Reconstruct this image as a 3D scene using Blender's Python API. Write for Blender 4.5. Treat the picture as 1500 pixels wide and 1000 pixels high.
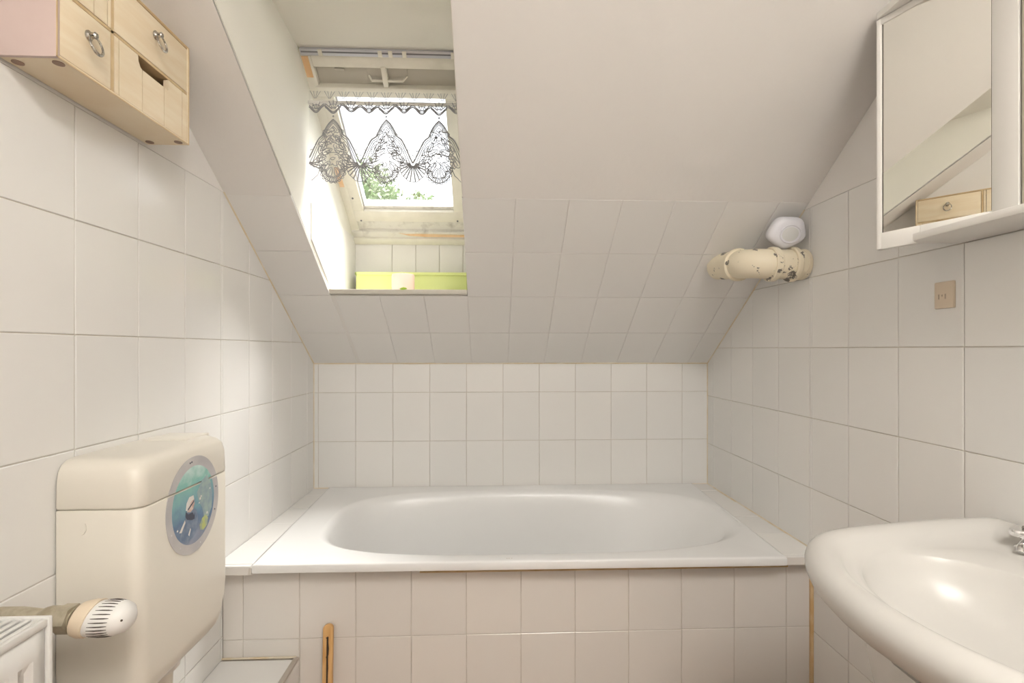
import bpy, bmesh, math, random
from mathutils import Vector, Matrix
random.seed(7)
sc = bpy.context.scene
for o in list(bpy.data.objects): bpy.data.objects.remove(o)
C = sc.collection
H = 1.17                      # camera height above the floor; all z below are relative to the camera
D, WL, WR, YA = 2.012, .7335, .9147, 1.343    # back wall, left wall, right wall, bath panel
YB, ZC, ZF = -.95, 1.20, -H   # wall behind the camera, flat ceiling, floor
SL = .735                     # slope of the ceiling
SN = math.sqrt(1 + SL*SL)
ZS = -.06                     # where the slope meets the back wall
def zs(y): return ZS + SL*(D - y)

# ---------------------------------------------------------------- camera
YAW = .041
cam = bpy.data.cameras.new('camera'); co = bpy.data.objects.new('camera', cam); C.objects.link(co)
co.location = (0, 0, H); co.rotation_euler = (math.pi/2, 0, -YAW)
cam.sensor_width = 36; cam.lens = 705.4/1500*36; cam.shift_y = 11.1/1500
cam.clip_start = .01; cam.clip_end = 200
sc.camera = co
# ---------------------------------------------------------------- world: overcast sky
w = bpy.data.worlds.new('sky'); sc.world = w; w.use_nodes = True
nt = w.node_tree; bg = nt.nodes['Background']
tc = nt.nodes.new('ShaderNodeTexCoord'); nz = nt.nodes.new('ShaderNodeTexNoise'); cr = nt.nodes.new('ShaderNodeValToRGB')
nz.inputs['Scale'].default_value = 2.6; nz.inputs['Detail'].default_value = 4
cr.color_ramp.elements[0].position = .35; cr.color_ramp.elements[0].color = (.84, .90, 1, 1)
cr.color_ramp.elements[1].position = .62; cr.color_ramp.elements[1].color = (1, 1, 1, 1)
nt.links.new(tc.outputs['Generated'], nz.inputs['Vector']); nt.links.new(nz.outputs['Fac'], cr.inputs['Fac'])
nt.links.new(cr.outputs['Color'], bg.inputs['Color'])
bg.inputs['Strength'].default_value = 2.1
FILL = 23.0  # strength of the added fill light
# hazy sun behind thin cloud, high above the roof window
sd_ = bpy.data.lights.new('hazy_sun', 'SUN'); so__ = bpy.data.objects.new('hazy_sun', sd_); C.objects.link(so__)
sd_.energy = 18.0; sd_.angle = math.radians(42); sd_.color = (1, .98, .94)
so__.rotation_euler = Vector((-.34, -.20, -1)).to_track_quat('-Z', 'Y').to_euler(); so__.location = (6, 3, 6)
# ---------------------------------------------------------------- exposure
sc.view_settings.view_transform = 'Standard'; sc.view_settings.look = 'None'
sc.view_settings.gamma = 1; sc.view_settings.use_curve_mapping = False
sc.view_settings.exposure = 0.1

# ---------------------------------------------------------------- materials
def mat(name, col, rough=.5, metal=0, spec=.5, var=0, bump=0, bscale=20, col2=None, nscale=6, lo=.4, hi=.6, coat=0, detail=4, stretch=None):
    m = bpy.data.materials.new(name); m.use_nodes = True
    n = m.node_tree; b = n.nodes['Principled BSDF']; L = n.links.new
    b.inputs['Base Color'].default_value = (*col, 1); b.inputs['Roughness'].default_value = rough
    b.inputs['Metallic'].default_value = metal; b.inputs['Specular IOR Level'].default_value = spec
    b.inputs['Coat Weight'].default_value = coat
    src = None
    t = n.nodes.new('ShaderNodeTexCoord'); vec = t.outputs['Object']
    if stretch:
        mp = n.nodes.new('ShaderNodeMapping'); mp.inputs['Scale'].default_value = stretch
        L(vec, mp.inputs['Vector']); vec = mp.outputs['Vector']
    if col2:
        z = n.nodes.new('ShaderNodeTexNoise'); z.inputs['Scale'].default_value = nscale; z.inputs['Detail'].default_value = detail
        r = n.nodes.new('ShaderNodeValToRGB')
        r.color_ramp.elements[0].position = lo; r.color_ramp.elements[0].color = (*col, 1)
        r.color_ramp.elements[1].position = hi; r.color_ramp.elements[1].color = (*col2, 1)
        L(vec, z.inputs['Vector']); L(z.outputs['Fac'], r.inputs['Fac']); src = r.outputs['Color']
    if var:
        oi = n.nodes.new('ShaderNodeObjectInfo'); hs = n.nodes.new('ShaderNodeMix'); hs.data_type = 'RGBA'
        hs.inputs['A'].default_value = (*[c*(1-var) for c in col], 1)
        hs.inputs['B'].default_value = (min(1, col[0]*(1+var)), min(1, col[1]*(1+var*.7)), min(1, col[2]*(1+var*.4)), 1)
        L(oi.outputs['Random'], hs.inputs['Factor']); src = hs.outputs['Result']
    if src: L(src, b.inputs['Base Color'])
    if bump:
        z2 = n.nodes.new('ShaderNodeTexNoise'); z2.inputs['Scale'].default_value = bscale; z2.inputs['Detail'].default_value = 2
        bp = n.nodes.new('ShaderNodeBump'); bp.inputs['Strength'].default_value = bump; bp.inputs['Distance'].default_value = .01
        L(vec, z2.inputs['Vector']); L(z2.outputs['Fac'], bp.inputs['Height']); L(bp.outputs['Normal'], b.inputs['Normal'])
    return m
def emis(name, col, s):
    m = bpy.data.materials.new(name); m.use_nodes = True; n = m.node_tree
    b = n.nodes['Principled BSDF']; b.inputs['Base Color'].default_value = (*col, 1)
    b.inputs['Emission Color'].default_value = (*col, 1); b.inputs['Emission Strength'].default_value = s
    return m
M = {}
M['plaster'] = mat('plaster', (.82, .795, .765), .8, spec=.2, bump=.05, bscale=60)
M['plaster_reveal'] = mat('plaster_reveal', (.90, .88, .81), .7, spec=.25, bump=.05, bscale=40)
M['tile'] = mat('tile_glaze', (.83, .82, .795), .17, spec=.5, var=.02, bump=.015, bscale=9)
M['tile_bounce'] = mat('tile_glaze_bounce', (.78, .745, .70), .2, spec=.5, var=.02, bump=.015, bscale=9)  # warm bounce from the brown floor put into the tile colour
M['tile_slope'] = mat('tile_slope', (.83, .815, .79), .3, spec=.4, var=.012, bump=.01, bscale=9)
M['grout'] = mat('grout', (.66, .62, .56), .9, spec=.1, col2=(.58, .53, .46), nscale=14)
M['caulk'] = mat('caulk', (.70, .58, .40), .6, col2=(.74, .66, .52), nscale=25)
M['amber'] = mat('amber_caulk', (.62, .42, .20), .6, col2=(.70, .54, .32), nscale=18)
M['floor'] = mat('floor_brown', (.42, .27, .18), .45, col2=(.36, .22, .14), nscale=5)
M['enamel'] = mat('enamel', (.84, .84, .83), .26, spec=.5)
M['ceramic'] = mat('ceramic', (.62, .605, .57), .27, spec=.5)
M['cistern'] = mat('cistern_plastic', (.77, .73, .645), .33, spec=.45)
M['white'] = mat('white_lacquer', (.80, .78, .74), .35)
M['knob_white'] = mat('knob_white', (.84, .83, .80), .4)
M['knob_cream'] = mat('knob_cream', (.78, .66, .50), .45)
M['dark'] = mat('dark_gap', (.08, .065, .05), .8)
M['brass'] = mat('painted_brass', (.52, .47, .36), .4, metal=.3, col2=(.36, .31, .22), nscale=40)
M['radiator'] = mat('radiator_white', (.80, .79, .76), .3)
M['chrome'] = mat('chrome', (.86, .86, .86), .08, metal=1)
M['pewter'] = mat('pewter', (.62, .60, .56), .22, metal=1, col2=(.35, .33, .30), nscale=90)
M['steel'] = mat('steel_trim', (.62, .58, .53), .35, metal=.8)
M['wood'] = mat('birch', (.88, .76, .57), .45, col2=(.84, .70, .50), nscale=9, stretch=(1, 1, 7), bump=.02)
M['wood_edge'] = mat('birch_edge', (.70, .53, .31), .5, col2=(.62, .45, .25), nscale=30)
M['wood_pink'] = mat('birch_pink', (.66, .53, .49), .5, col2=(.62, .49, .45), nscale=8)
M['wood_in'] = mat('wood_inside', (.34, .23, .17), .6)
M['stick'] = mat('stick_wood', (.62, .34, .12), .4, col2=(.74, .46, .20), nscale=12, stretch=(6, 6, .6), bump=.05)
M['leather'] = mat('leather_cord', (.05, .03, .02), .6)
M['paint'] = mat('window_paint', (.84, .81, .72), .4, col2=(.80, .77, .68), nscale=20, bump=.08, bscale=80)
M['paint_dirty'] = mat('window_paint_dirty', (.80, .78, .72), .5, col2=(.56, .53, .48), nscale=24, lo=.52, hi=.72, bump=.2, bscale=120)
M['barewood'] = mat('bare_wood', (.80, .52, .28), .6, col2=(.86, .62, .40), nscale=20)
M['alu'] = mat('alu_rail', (.62, .63, .68), .35, metal=.6)
M['alu_dark'] = mat('alu_rail_dark', (.20, .20, .22), .5)
M['vent'] = mat('vent_grey', (.60, .57, .50), .5)
M['lime'] = mat('lime_plastic', (.70, .78, .30), .4)
M['candle'] = mat('candle_wax', (.74, .56, .48), .5); M['candle'].node_tree.nodes['Principled BSDF'].inputs['Subsurface Weight'].default_value = .2
M['wick'] = mat('wick', (.08, .07, .06), .8)
M['leaf_lime'] = mat('leaf_lime', (.40, .62, .06), .5)
M['sensor'] = mat('sensor_white', (.78, .78, .83), .35)
M['sensor_lens'] = mat('sensor_lens', (.70, .71, .70), .2)
M['beige'] = mat('beige_plate', (.70, .59, .46), .45)
M['beige_dark'] = mat('beige_plate_marks', (.46, .37, .28), .6)
M['lace'] = mat('lace_thread', (.34, .34, .35), .9, spec=.1)  # white thread given a dark colour to look backlit against the sky
M['treeleaf'] = mat('tree_leaf', (.13, .20, .08), .6, col2=(.20, .28, .13), nscale=3)
M['bark'] = mat('bark', (.20, .15, .10), .9, bump=.4, bscale=12)
M['mirror'] = mat('mirror_glass', (.90, .90, .86), .01, metal=1)
M['olive'] = mat('olive_panel', (.60, .57, .45), .35)
M['fillglow'] = emis('fill_opal', (1, .965, .92), FILL)  # glow of the fill light added out of view
M['door'] = mat('door_paint', (.80, .78, .73), .4)
# flaking paint on the flue pipe
def pipe_mat():
    m = mat('pipe_cream', (.82, .74, .55), .5); n = m.node_tree; L = n.links.new; b = n.nodes['Principled BSDF']
    t = n.nodes.new('ShaderNodeTexCoord'); z = n.nodes.new('ShaderNodeTexNoise'); z.inputs['Scale'].default_value = 21; z.inputs['Detail'].default_value = 5
    z.inputs['Roughness'].default_value = .65
    r = n.nodes.new('ShaderNodeValToRGB'); e = r.color_ramp.elements
    e[0].position = .60; e[0].color = (.82, .74, .57, 1); e[1].position = .615; e[1].color = (.20, .18, .15, 1)
    L(t.outputs['Object'], z.inputs['Vector']); L(z.outputs['Fac'], r.inputs['Fac']); L(r.outputs['Color'], b.inputs['Base Color'])
    bp = n.nodes.new('ShaderNodeBump'); bp.inputs['Strength'].default_value = .4; bp.inputs['Distance'].default_value = .003; bp.invert = True
    L(r.outputs['Color'], bp.inputs['Height']); L(bp.outputs['Normal'], b.inputs['Normal'])
    return m
M['pipe'] = pipe_mat()
def mix_transparent(name, col, fac, gloss=False):
    m = bpy.data.materials.new(name); m.use_nodes = True; n = m.node_tree; L = n.links.new
    n.nodes.remove(n.nodes['Principled BSDF']); out = n.nodes['Material Output']
    tr = n.nodes.new('ShaderNodeBsdfTransparent'); mx = n.nodes.new('ShaderNodeMixShader'); mx.inputs[0].default_value = fac
    if gloss: g = n.nodes.new('ShaderNodeBsdfGlossy'); g.inputs['Roughness'].default_value = .02
    else: g = n.nodes.new('ShaderNodeBsdfDiffuse')
    g.inputs['Color'].default_value = (*col, 1)
    L(tr.outputs[0], mx.inputs[1]); L(g.outputs[0], mx.inputs[2]); L(mx.outputs[0], out.inputs['Surface'])
    return m
M['glass'] = mix_transparent('pane_glass', (1, 1, 1), .05, True)
M['net'] = mix_transparent('sheer_net', (.9, .9, .9), .10)
# the sea picture of the porthole sticker
def sea_mat():
    m = mat('sticker_sea', (.2, .45, .5), .25); n = m.node_tree; L = n.links.new; b = n.nodes['Principled BSDF']
    t = n.nodes.new('ShaderNodeTexCoord'); s = n.nodes.new('ShaderNodeSeparateXYZ'); z = n.nodes.new('ShaderNodeTexNoise')
    z.inputs['Scale'].default_value = 38; z.inputs['Detail'].default_value = 4
    a = n.nodes.new('ShaderNodeMath'); a.operation = 'MULTIPLY_ADD'; a.inputs[1].default_value = 6.0; a.inputs[2].default_value = -.26
    k = n.nodes.new('ShaderNodeMath'); k.operation = 'MULTIPLY_ADD'; k.inputs[1].default_value = .45
    r = n.nodes.new('ShaderNodeValToRGB'); e = r.color_ramp.elements
    e[0].position = .05; e[0].color = (.30, .33, .42, 1); e[1].position = 1; e[1].color = (.62, .80, .76, 1)
    x = e.new(.35); x.color = (.13, .22, .36, 1); x = e.new(.6); x.color = (.22, .42, .48, 1); x = e.new(.82); x.color = (.28, .58, .52, 1)
    L(t.outputs['Object'], s.inputs[0]); L(t.outputs['Object'], z.inputs['Vector'])
    L(s.outputs['Z'], a.inputs[0]); L(z.outputs['Fac'], k.inputs[0]); L(a.outputs[0], k.inputs[2]); L(k.outputs[0], r.inputs['Fac'])
    L(r.outputs['Color'], b.inputs['Base Color'])
    return m
M['sea'] = sea_mat()
M['st_rim'] = mat('sticker_rim', (.50, .49, .50), .35, col2=(.60, .58, .57), nscale=12)
M['st_rim2'] = mat('sticker_rim_edge', (.72, .71, .72), .35)
M['st_dark'] = mat('sticker_dark', (.06, .07, .11), .4)
M['st_navy'] = mat('sticker_navy', (.13, .19, .30), .4, col2=(.22, .28, .38), nscale=60)
M['st_skin'] = mat('sticker_skin', (.62, .42, .36), .4, col2=(.80, .66, .58), nscale=70)
M['st_pale'] = mat('sticker_pale', (.80, .78, .74), .4)
M['st_coral'] = mat('sticker_coral', (.52, .58, .20), .4, col2=(.34, .42, .34), nscale=80)
M['st_rock'] = mat('sticker_rock', (.36, .48, .46), .4, col2=(.26, .36, .42), nscale=60)

# ---------------------------------------------------------------- builders
def prop(o, label=None, cat=None, group=None, kind=None):
    if label: o['label'] = label
    if cat: o['category'] = cat
    if group: o['group'] = group
    if kind: o['kind'] = kind
    return o
def base(o):
    """world position of the frame in which children of o are written"""
    v = Vector((0, 0, 0))
    while o: v += o.location; o = o.parent
    return v
def thing(name, loc, label, cat, group=None, kind=None):
    o = bpy.data.objects.new(name, None); C.objects.link(o); o.empty_display_size = .05
    o.location = (loc[0], loc[1], loc[2] + H)
    return prop(o, label, cat, group, kind)
def link(name, me, m, parent=None, loc=None):
    """me holds camera-relative coordinates"""
    o = bpy.data.objects.new(name, me); C.objects.link(o)
    if m is not None and not me.materials: me.materials.append(M[m] if isinstance(m, str) else m)
    if parent:
        o.parent = parent; b = base(parent)
        me.transform(Matrix.Translation((-b.x, -b.y, H - b.z)))
    else:
        l = Vector(loc) if loc else Vector((0, 0, 0))
        if loc: l = l + Vector((0, 0, H)); me.transform(Matrix.Translation((-l.x, -l.y, H - l.z))); o.location = l
        else: me.transform(Matrix.Translation((0, 0, H)))
    return o
def finish(bm, name, smooth=35):
    bmesh.ops.remove_doubles(bm, verts=bm.verts, dist=1e-6)
    bmesh.ops.recalc_face_normals(bm, faces=bm.faces)
    me = bpy.data.meshes.new(name); bm.to_mesh(me); bm.free()
    if smooth:
        me.polygons.foreach_set('use_smooth', [True]*len(me.polygons)); me.set_sharp_from_angle(angle=math.radians(smooth))
    return me
def box_bm(bm, x0, x1, y0, y1, z0, z1, r=0, seg=2):
    g = bmesh.ops.create_cube(bm, size=1)
    for v in g['verts']:
        v.co = Vector((x0 + (v.co.x+.5)*(x1-x0), y0 + (v.co.y+.5)*(y1-y0), z0 + (v.co.z+.5)*(z1-z0)))
    if r:
        ed = list({e for v in g['verts'] for e in v.link_edges})
        bmesh.ops.bevel(bm, geom=ed, offset=r, segments=seg, affect='EDGES', profile=.5, clamp_overlap=True)
def box(name, x0, x1, y0, y1, z0, z1, m, parent=None, r=0, seg=2, loc=None):
    bm = bmesh.new(); box_bm(bm, x0, x1, y0, y1, z0, z1, r, seg)
    return link(name, finish(bm, name), m, parent, loc)
def boxes(name, lst, m, parent=None, r=0):
    bm = bmesh.new()
    for b in lst: box_bm(bm, *b, r)
    return link(name, finish(bm, name), m, parent)
def prism_bm(bm, pts, off, r=0):
    """polygon pts (3D, planar) extruded by vector off"""
    a = [bm.verts.new(p) for p in pts]; b = [bm.verts.new(Vector(p) + Vector(off)) for p in pts]
    n = len(pts); bm.faces.new(a); bm.faces.new(b[::-1])
    for i in range(n): bm.faces.new((a[i], a[(i+1) % n], b[(i+1) % n], b[i]))
    return a, b
def prism(name, pts, off, m, parent=None, r=0, seg=2, loc=None):
    bm = bmesh.new(); prism_bm(bm, pts, off)
    bmesh.ops.recalc_face_normals(bm, faces=bm.faces)
    if r: bmesh.ops.bevel(bm, geom=list(bm.edges), offset=r, segments=seg, affect='EDGES', profile=.5, clamp_overlap=True)
    return link(name, finish(bm, name), m, parent, loc)
def frame_of(a, t):
    t = t.normalized(); u = Vector((0, 0, 1)) if abs(t.z) < .9 else Vector((1, 0, 0))
    s = t.cross(u).normalized(); return s, s.cross(t).normalized()
def tube_bm(bm, pts, rad, n=12, caps=True, closed=False):
    pts = [Vector(p) for p in pts]; N = len(pts); rings = []
    for i, p in enumerate(pts):
        if closed: t = pts[(i+1) % N] - pts[i-1]
        else: t = pts[min(i+1, N-1)] - pts[max(i-1, 0)]
        s, u = frame_of(p, t); r = rad[i] if isinstance(rad, (list, tuple)) else rad
        rings.append([bm.verts.new(p + s*r*math.cos(2*math.pi*k/n) + u*r*math.sin(2*math.pi*k/n)) for k in range(n)])
    for i in range(N if closed else N-1):
        a, b = rings[i], rings[(i+1) % N]
        for k in range(n): bm.faces.new((a[k], a[(k+1) % n], b[(k+1) % n], b[k]))
    if caps and not closed: bm.faces.new(rings[0][::-1]); bm.faces.new(rings[-1])
def tube(name, pts, rad, m, parent=None, n=16, closed=False, loc=None, smooth=35):
    bm = bmesh.new(); tube_bm(bm, pts, rad, n, True, closed)
    return link(name, finish(bm, name, smooth), m, parent, loc)
def loft(name, loops, m, parent=None, cap0=True, cap1=True, loc=None, smooth=50):
    bm = bmesh.new(); R = [[bm.verts.new(p) for p in l] for l in loops]; n = len(loops[0])
    for a, b in zip(R, R[1:]):
        for k in range(n): bm.faces.new((a[k], a[(k+1) % n], b[(k+1) % n], b[k]))
    if cap0: bm.faces.new(R[0][::-1])
    if cap1: bm.faces.new(R[-1])
    return link(name, finish(bm, name, smooth), m, parent, loc)
def disc(name, c, nrm, r, h, m, parent=None, n=24, bev=0, loc=None, ax=None):
    c = Vector(c); nrm = Vector(nrm).normalized(); s, u = frame_of(c, nrm)
    ring = lambda rr, d: [c + nrm*d + s*rr*math.cos(2*math.pi*k/n) + u*rr*math.sin(2*math.pi*k/n) for k in range(n)]
    L = [ring(r, 0), ring(r, h-bev)] + ([ring(r-bev, h)] if bev else [])
    return loft(name, L, m, parent, loc=loc)

# ---------------------------------------------------------------- tiles
def clip(poly, a, b):
    """keep the part of poly left of the line a->b"""
    out = []; n = len(poly)
    f = lambda p: (b[0]-a[0])*(p[1]-a[1]) - (b[1]-a[1])*(p[0]-a[0])
    for i in range(n):
        p, q = poly[i], poly[(i+1) % n]; fp, fq = f(p), f(q)
        if fp >= 0: out.append(p)
        if (fp >= 0) != (fq >= 0):
            t = fp/(fp-fq); out.append((p[0]+t*(q[0]-p[0]), p[1]+t*(q[1]-p[1])))
    return out
def area(p): return .5*sum(p[i][0]*p[(i+1) % len(p)][1]-p[(i+1) % len(p)][0]*p[i][1] for i in range(len(p)))
TH, CH = .007, .0011
def tile_mesh(poly, c, m):
    """poly in plane units around centre c; face at local z=0, back at -TH, small chamfer"""
    n = len(poly); ins = []
    for i in range(n):
        p0, p, p1 = Vector(poly[i-1]), Vector(poly[i]), Vector(poly[(i+1) % n])
        d0 = (p-p0).normalized(); d1 = (p1-p).normalized()
        n0 = Vector((-d0.y, d0.x)); n1 = Vector((-d1.y, d1.x)); k = max(.3, 1+n0.dot(n1))
        ins.append(p + (n0+n1)/k*CH)
    V = [(p[0]-c[0], p[1]-c[1], -TH) for p in poly] + [(p[0]-c[0], p[1]-c[1], -CH*.8) for p in poly] + [(p.x-c[0], p.y-c[1], 0) for p in ins]
    F = [list(range(2*n, 3*n))]
    for i in range(n):
        j = (i+1) % n
        F += [(i, j, n+j, n+i), (n+i, n+j, 2*n+j, 2*n+i)]
    me = bpy.data.meshes.new('tile'); me.from_pydata(V, [], F); me.materials.append(M[m]); return me
shared = {}
def tiles(parent, org, u, v, poly, us, vs, m='tile', g=.0018, name='tile', holes=()):
    """poly: convex ccw region in (u,v); us, vs: joint positions"""
    u, v = Vector(u), Vector(v); n = u.cross(v); org = Vector(org)
    for i in range(len(us)-1):
        for j in range(len(vs)-1):
            c = ((us[i]+us[i+1])/2, (vs[j]+vs[j+1])/2)
            p = [(us[i]+g/2, vs[j]+g/2), (us[i+1]-g/2, vs[j]+g/2), (us[i+1]-g/2, vs[j+1]-g/2), (us[i]+g/2, vs[j+1]-g/2)]
            full = area(p)
            for k in range(len(poly)):
                p = clip(p, poly[k], poly[(k+1) % len(poly)])
                if len(p) < 3: break
            if len(p) < 3: continue
            q = []
            for a in p:
                if not q or math.dist(a, q[-1]) > 5e-4: q.append(a)
            if len(q) > 1 and math.dist(q[0], q[-1]) < 5e-4: q.pop()
            if len(q) < 3 or area(q) < 6e-5: continue
            key = None
            if area(q) > full*.9999:
                key = (round(us[i+1]-us[i], 4), round(vs[j+1]-vs[j], 4), m)
            me = shared.get(key) if key else None
            if me is None:
                me = tile_mesh(q, c, m)
                if key: shared[key] = me
            o = bpy.data.objects.new(name, me); C.objects.link(o); o.parent = parent
            pos = org + u*c[0] + v*c[1] + n*random.uniform(-.0003, .0003)
            mw = Matrix(((u.x, v.x, n.x, pos.x), (u.y, v.y, n.y, pos.y), (u.z, v.z, n.z, pos.z + H), (0, 0, 0, 1)))
            rot = Matrix.Rotation(random.uniform(-.0025, .0025), 4, 'X') @ Matrix.Rotation(random.uniform(-.0025, .0025), 4, 'Y')
            o.matrix_world = mw @ rot
def grid(a, step, lo, hi):
    k0 = math.floor((lo-a)/step); k1 = math.ceil((hi-a)/step); return [a+step*k for k in range(k0, k1+1)]
def ccw(p): return p if area(p) > 0 else p[::-1]
def S(o, label=None): return prop(o, label, kind='structure')
G = .002                                   # substrate sits this far behind the tile faces

# ================================================================ the room shell
floor = S(box('floor', -WL-.1, WR+.1, YB-.1, D+.1, ZF-.06, ZF, 'floor'), 'warm brown floor of the attic bathroom')
ytop = D - (ZC-ZS)/SL                       # where slope and flat ceiling meet
out = .10
wl = S(prism('wall_left', [(-WL-G, YB-.1, ZF), (-WL-G, D+.1, ZF), (-WL-G, D+.1, zs(D)-.02), (-WL-G, ytop, ZC+.02), (-WL-G, YB-.1, ZC+.02)][:2]
     + [(-WL-G, D+.1, ZS+.1), (-WL-G, D-.02, ZS+.12), (-WL-G, ytop, ZC+.12), (-WL-G, YB-.1, ZC+.12)], (-out, 0, 0), 'grout'), 'white tiled wall behind the cream cistern')
wr = S(prism('wall_right', [(WR+G, YB-.1, ZF), (WR+G, D+.1, ZF), (WR+G, D+.1, ZS+.1), (WR+G, D-.02, ZS+.12), (WR+G, ytop, ZC+.12), (WR+G, YB-.1, ZC+.12)], (out, 0, 0), 'grout'),
     'white tiled wall behind the washbasin and mirror cabinet')
wb = S(box('wall_back', -WL-.1, WR+.1, D+G, D+.12, ZF, ZS+.08, 'grout'), 'low white tiled knee wall above the bathtub')
wf = S(box('wall_front', -WL-.1, WR+.1, YB-.1, YB, ZF, ZC+.1, 'plaster'), 'plain plastered wall opposite the bathtub')
# plaster above the tiles on both side walls
ZTL, ZTR = .429, .408
for par, X, zt, sx in ((wl, -WL, ZTL, -1), (wr, WR, ZTR, 1)):
    y1 = D-(zt-ZS)/SL
    prism('plaster', [(X+sx*.0005, YB, zt), (X+sx*.0005, y1+.03, zt), (X+sx*.0005, y1+.03, zt+.03), (X+sx*.0005, ytop, ZC+.03), (X+sx*.0005, YB, ZC+.03)], (sx*.004, 0, 0), 'plaster', par)
# the flat ceiling and the slope with the skylight opening
ceil = S(box('ceiling', -WL-.1, WR+.1, YB-.1, ytop+.02, ZC, ZC+.1, 'plaster'), 'flat plaster ceiling')
XO0, XO1, VO0 = -.556, -.085, .412          # opening: left, right, lower edge (distance up the slope)
ZSO = .945                                   # soffit of the skylight shaft
VO1 = (ZSO-ZS)/SL*SN
vdir = Vector((0, -1/SN, SL/SN)); ndir = Vector((0, -SL/SN, -1/SN))
VT = .816; vmax = (ZC-ZS)/SL*SN + .01
def sp(x, v, d=0): return Vector((x, D, ZS)) + vdir*v + ndir*d
slope = bmesh.new()
for x0, x1, v0, v1 in ((-WL-.05, XO0-.002, -.06, vmax), (XO1+.002, WR+.05, -.06, vmax), (XO0-.002, XO1+.002, -.06, VO0-.004), (XO0-.002, XO1+.002, VO1+.003, vmax)):
    prism_bm(slope, [sp(x0, v0, -G), sp(x1, v0, -G), sp(x1, v1, -G), sp(x0, v1, -G)], -ndir*.03)
slope = S(link('ceiling_slope', finish(slope, 'ceiling_slope', 0), 'plaster'), 'sloping attic ceiling, tiled below and plain plaster above')

for x0, x1, v0, v1 in ((-WL, XO0-.002, VT, vmax), (XO1+.002, WR, VT, vmax), (XO0-.002, XO1+.002, VO1+.004, vmax)):
    prism('plaster', [sp(x0, v0, -.0004), sp(x1, v0, -.0004), sp(x1, v1, -.0004), sp(x0, v1, -.0004)], -ndir*.004, 'plaster', slope)
# left wall tiles
us = grid(.8784, .152, YB, D); vs = grid(.0252, .202, ZF, ZTL)
LU, LV = (0, -1, 0), (0, 0, 1)              # u x v points into the room (+x) : (-y) x z = -x  -> flip below
# left wall faces +x: u = +y, v = +z gives n = +x
tiles(wl, (-WL, 0, 0), (0, 1, 0), (0, 0, 1), ccw([(YB, ZF), (YA, ZF), (YA, ZTL), (YB, ZTL)]), us, vs)
tiles(wl, (-WL, 0, 0), (0, 1, 0), (0, 0, 1), ccw([(YA, -.60), (D, -.60), (D, ZS), (D-(ZTL-ZS)/SL, ZTL), (YA, ZTL)]), us, vs)
# right wall faces -x: u = -y, v = +z
us = grid(-.8976, .152, -D, -YB); vs = grid(.0041, .202, ZF, ZTR)
tiles(wr, (WR, 0, 0), (0, -1, 0), (0, 0, 1), ccw([(-YA, ZF), (-YB, ZF), (-YB, ZTR), (-YA, ZTR)]), us, vs)
tiles(wr, (WR, 0, 0), (0, -1, 0), (0, 0, 1), ccw([(-D, -.60), (-YA, -.60), (-YA, ZTR), (-(D-(ZTR-ZS)/SL), ZTR), (-D, ZS)]), us, vs)
# back wall faces -y: u = +x, v = +z
tiles(wb, (0, D, 0), (1, 0, 0), (0, 0, 1), [(-WL, -.60), (WR, -.60), (WR, ZS), (-WL, ZS)], grid(-.563, .152, -WL, WR), grid(-.1795, .202, -.6, ZS))
# slope tiles: u = +x, v = vdir gives n = x cross vdir
vs = [.0, .2045, .409, .613, VT]
gx = grid(-.087, .1525, XO1-.01, WR)
so = Vector((0, D, ZS))
tiles(slope, so, (1, 0, 0), vdir, [(XO1, 0), (WR, 0), (WR, VT), (XO1, VT)], gx, vs, 'tile_slope', .0014)
tiles(slope, so, (1, 0, 0), vdir, [(-WL, 0), (XO1, 0), (XO1, VO0-.002), (-WL, VO0-.002)], [XO1-.1525*k for k in (3, 2, 1, 0)], [0, .2045, .412], 'tile_slope', .0014)
tiles(slope, so, (1, 0, 0), vdir, [(-WL, 0), (XO0, 0), (XO0, VT), (-WL, VT)], [-WL, XO1-.1525*3], [0, .2045, .412], 'tile_slope', .0014)
tiles(slope, so, (1, 0, 0), vdir, [(-WL, 0), (XO0, 0), (XO0, VT), (-WL, VT)], [-WL, XO0], [.412, .613, VT], 'tile_slope', .0014)

# caulk lines
def caulk(par, a, b, r, m='caulk'):
    tube('caulk', [a, b], r, m, par, 6)
caulk(wb, (-WL, D-.001, ZS), (WR, D-.001, ZS), .0028)
caulk(wl, (-WL, D, ZS), (-WL, D-(ZTL-ZS)/SL, ZTL), .003)
caulk(wr, (WR, D, ZS), (WR, D-(ZTR-ZS)/SL, ZTR), .003)
caulk(wb, (-WL, D, ZS), (-WL, D, -.575), .0028)
caulk(wb, (WR, D, ZS), (WR, D, -.575), .003)
caulk(wb, (-WL, D, -.573), (WR, D, -.573), .003)
caulk(wr, (WR, D, -.573), (WR, YA, -.573), .0035)

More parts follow.
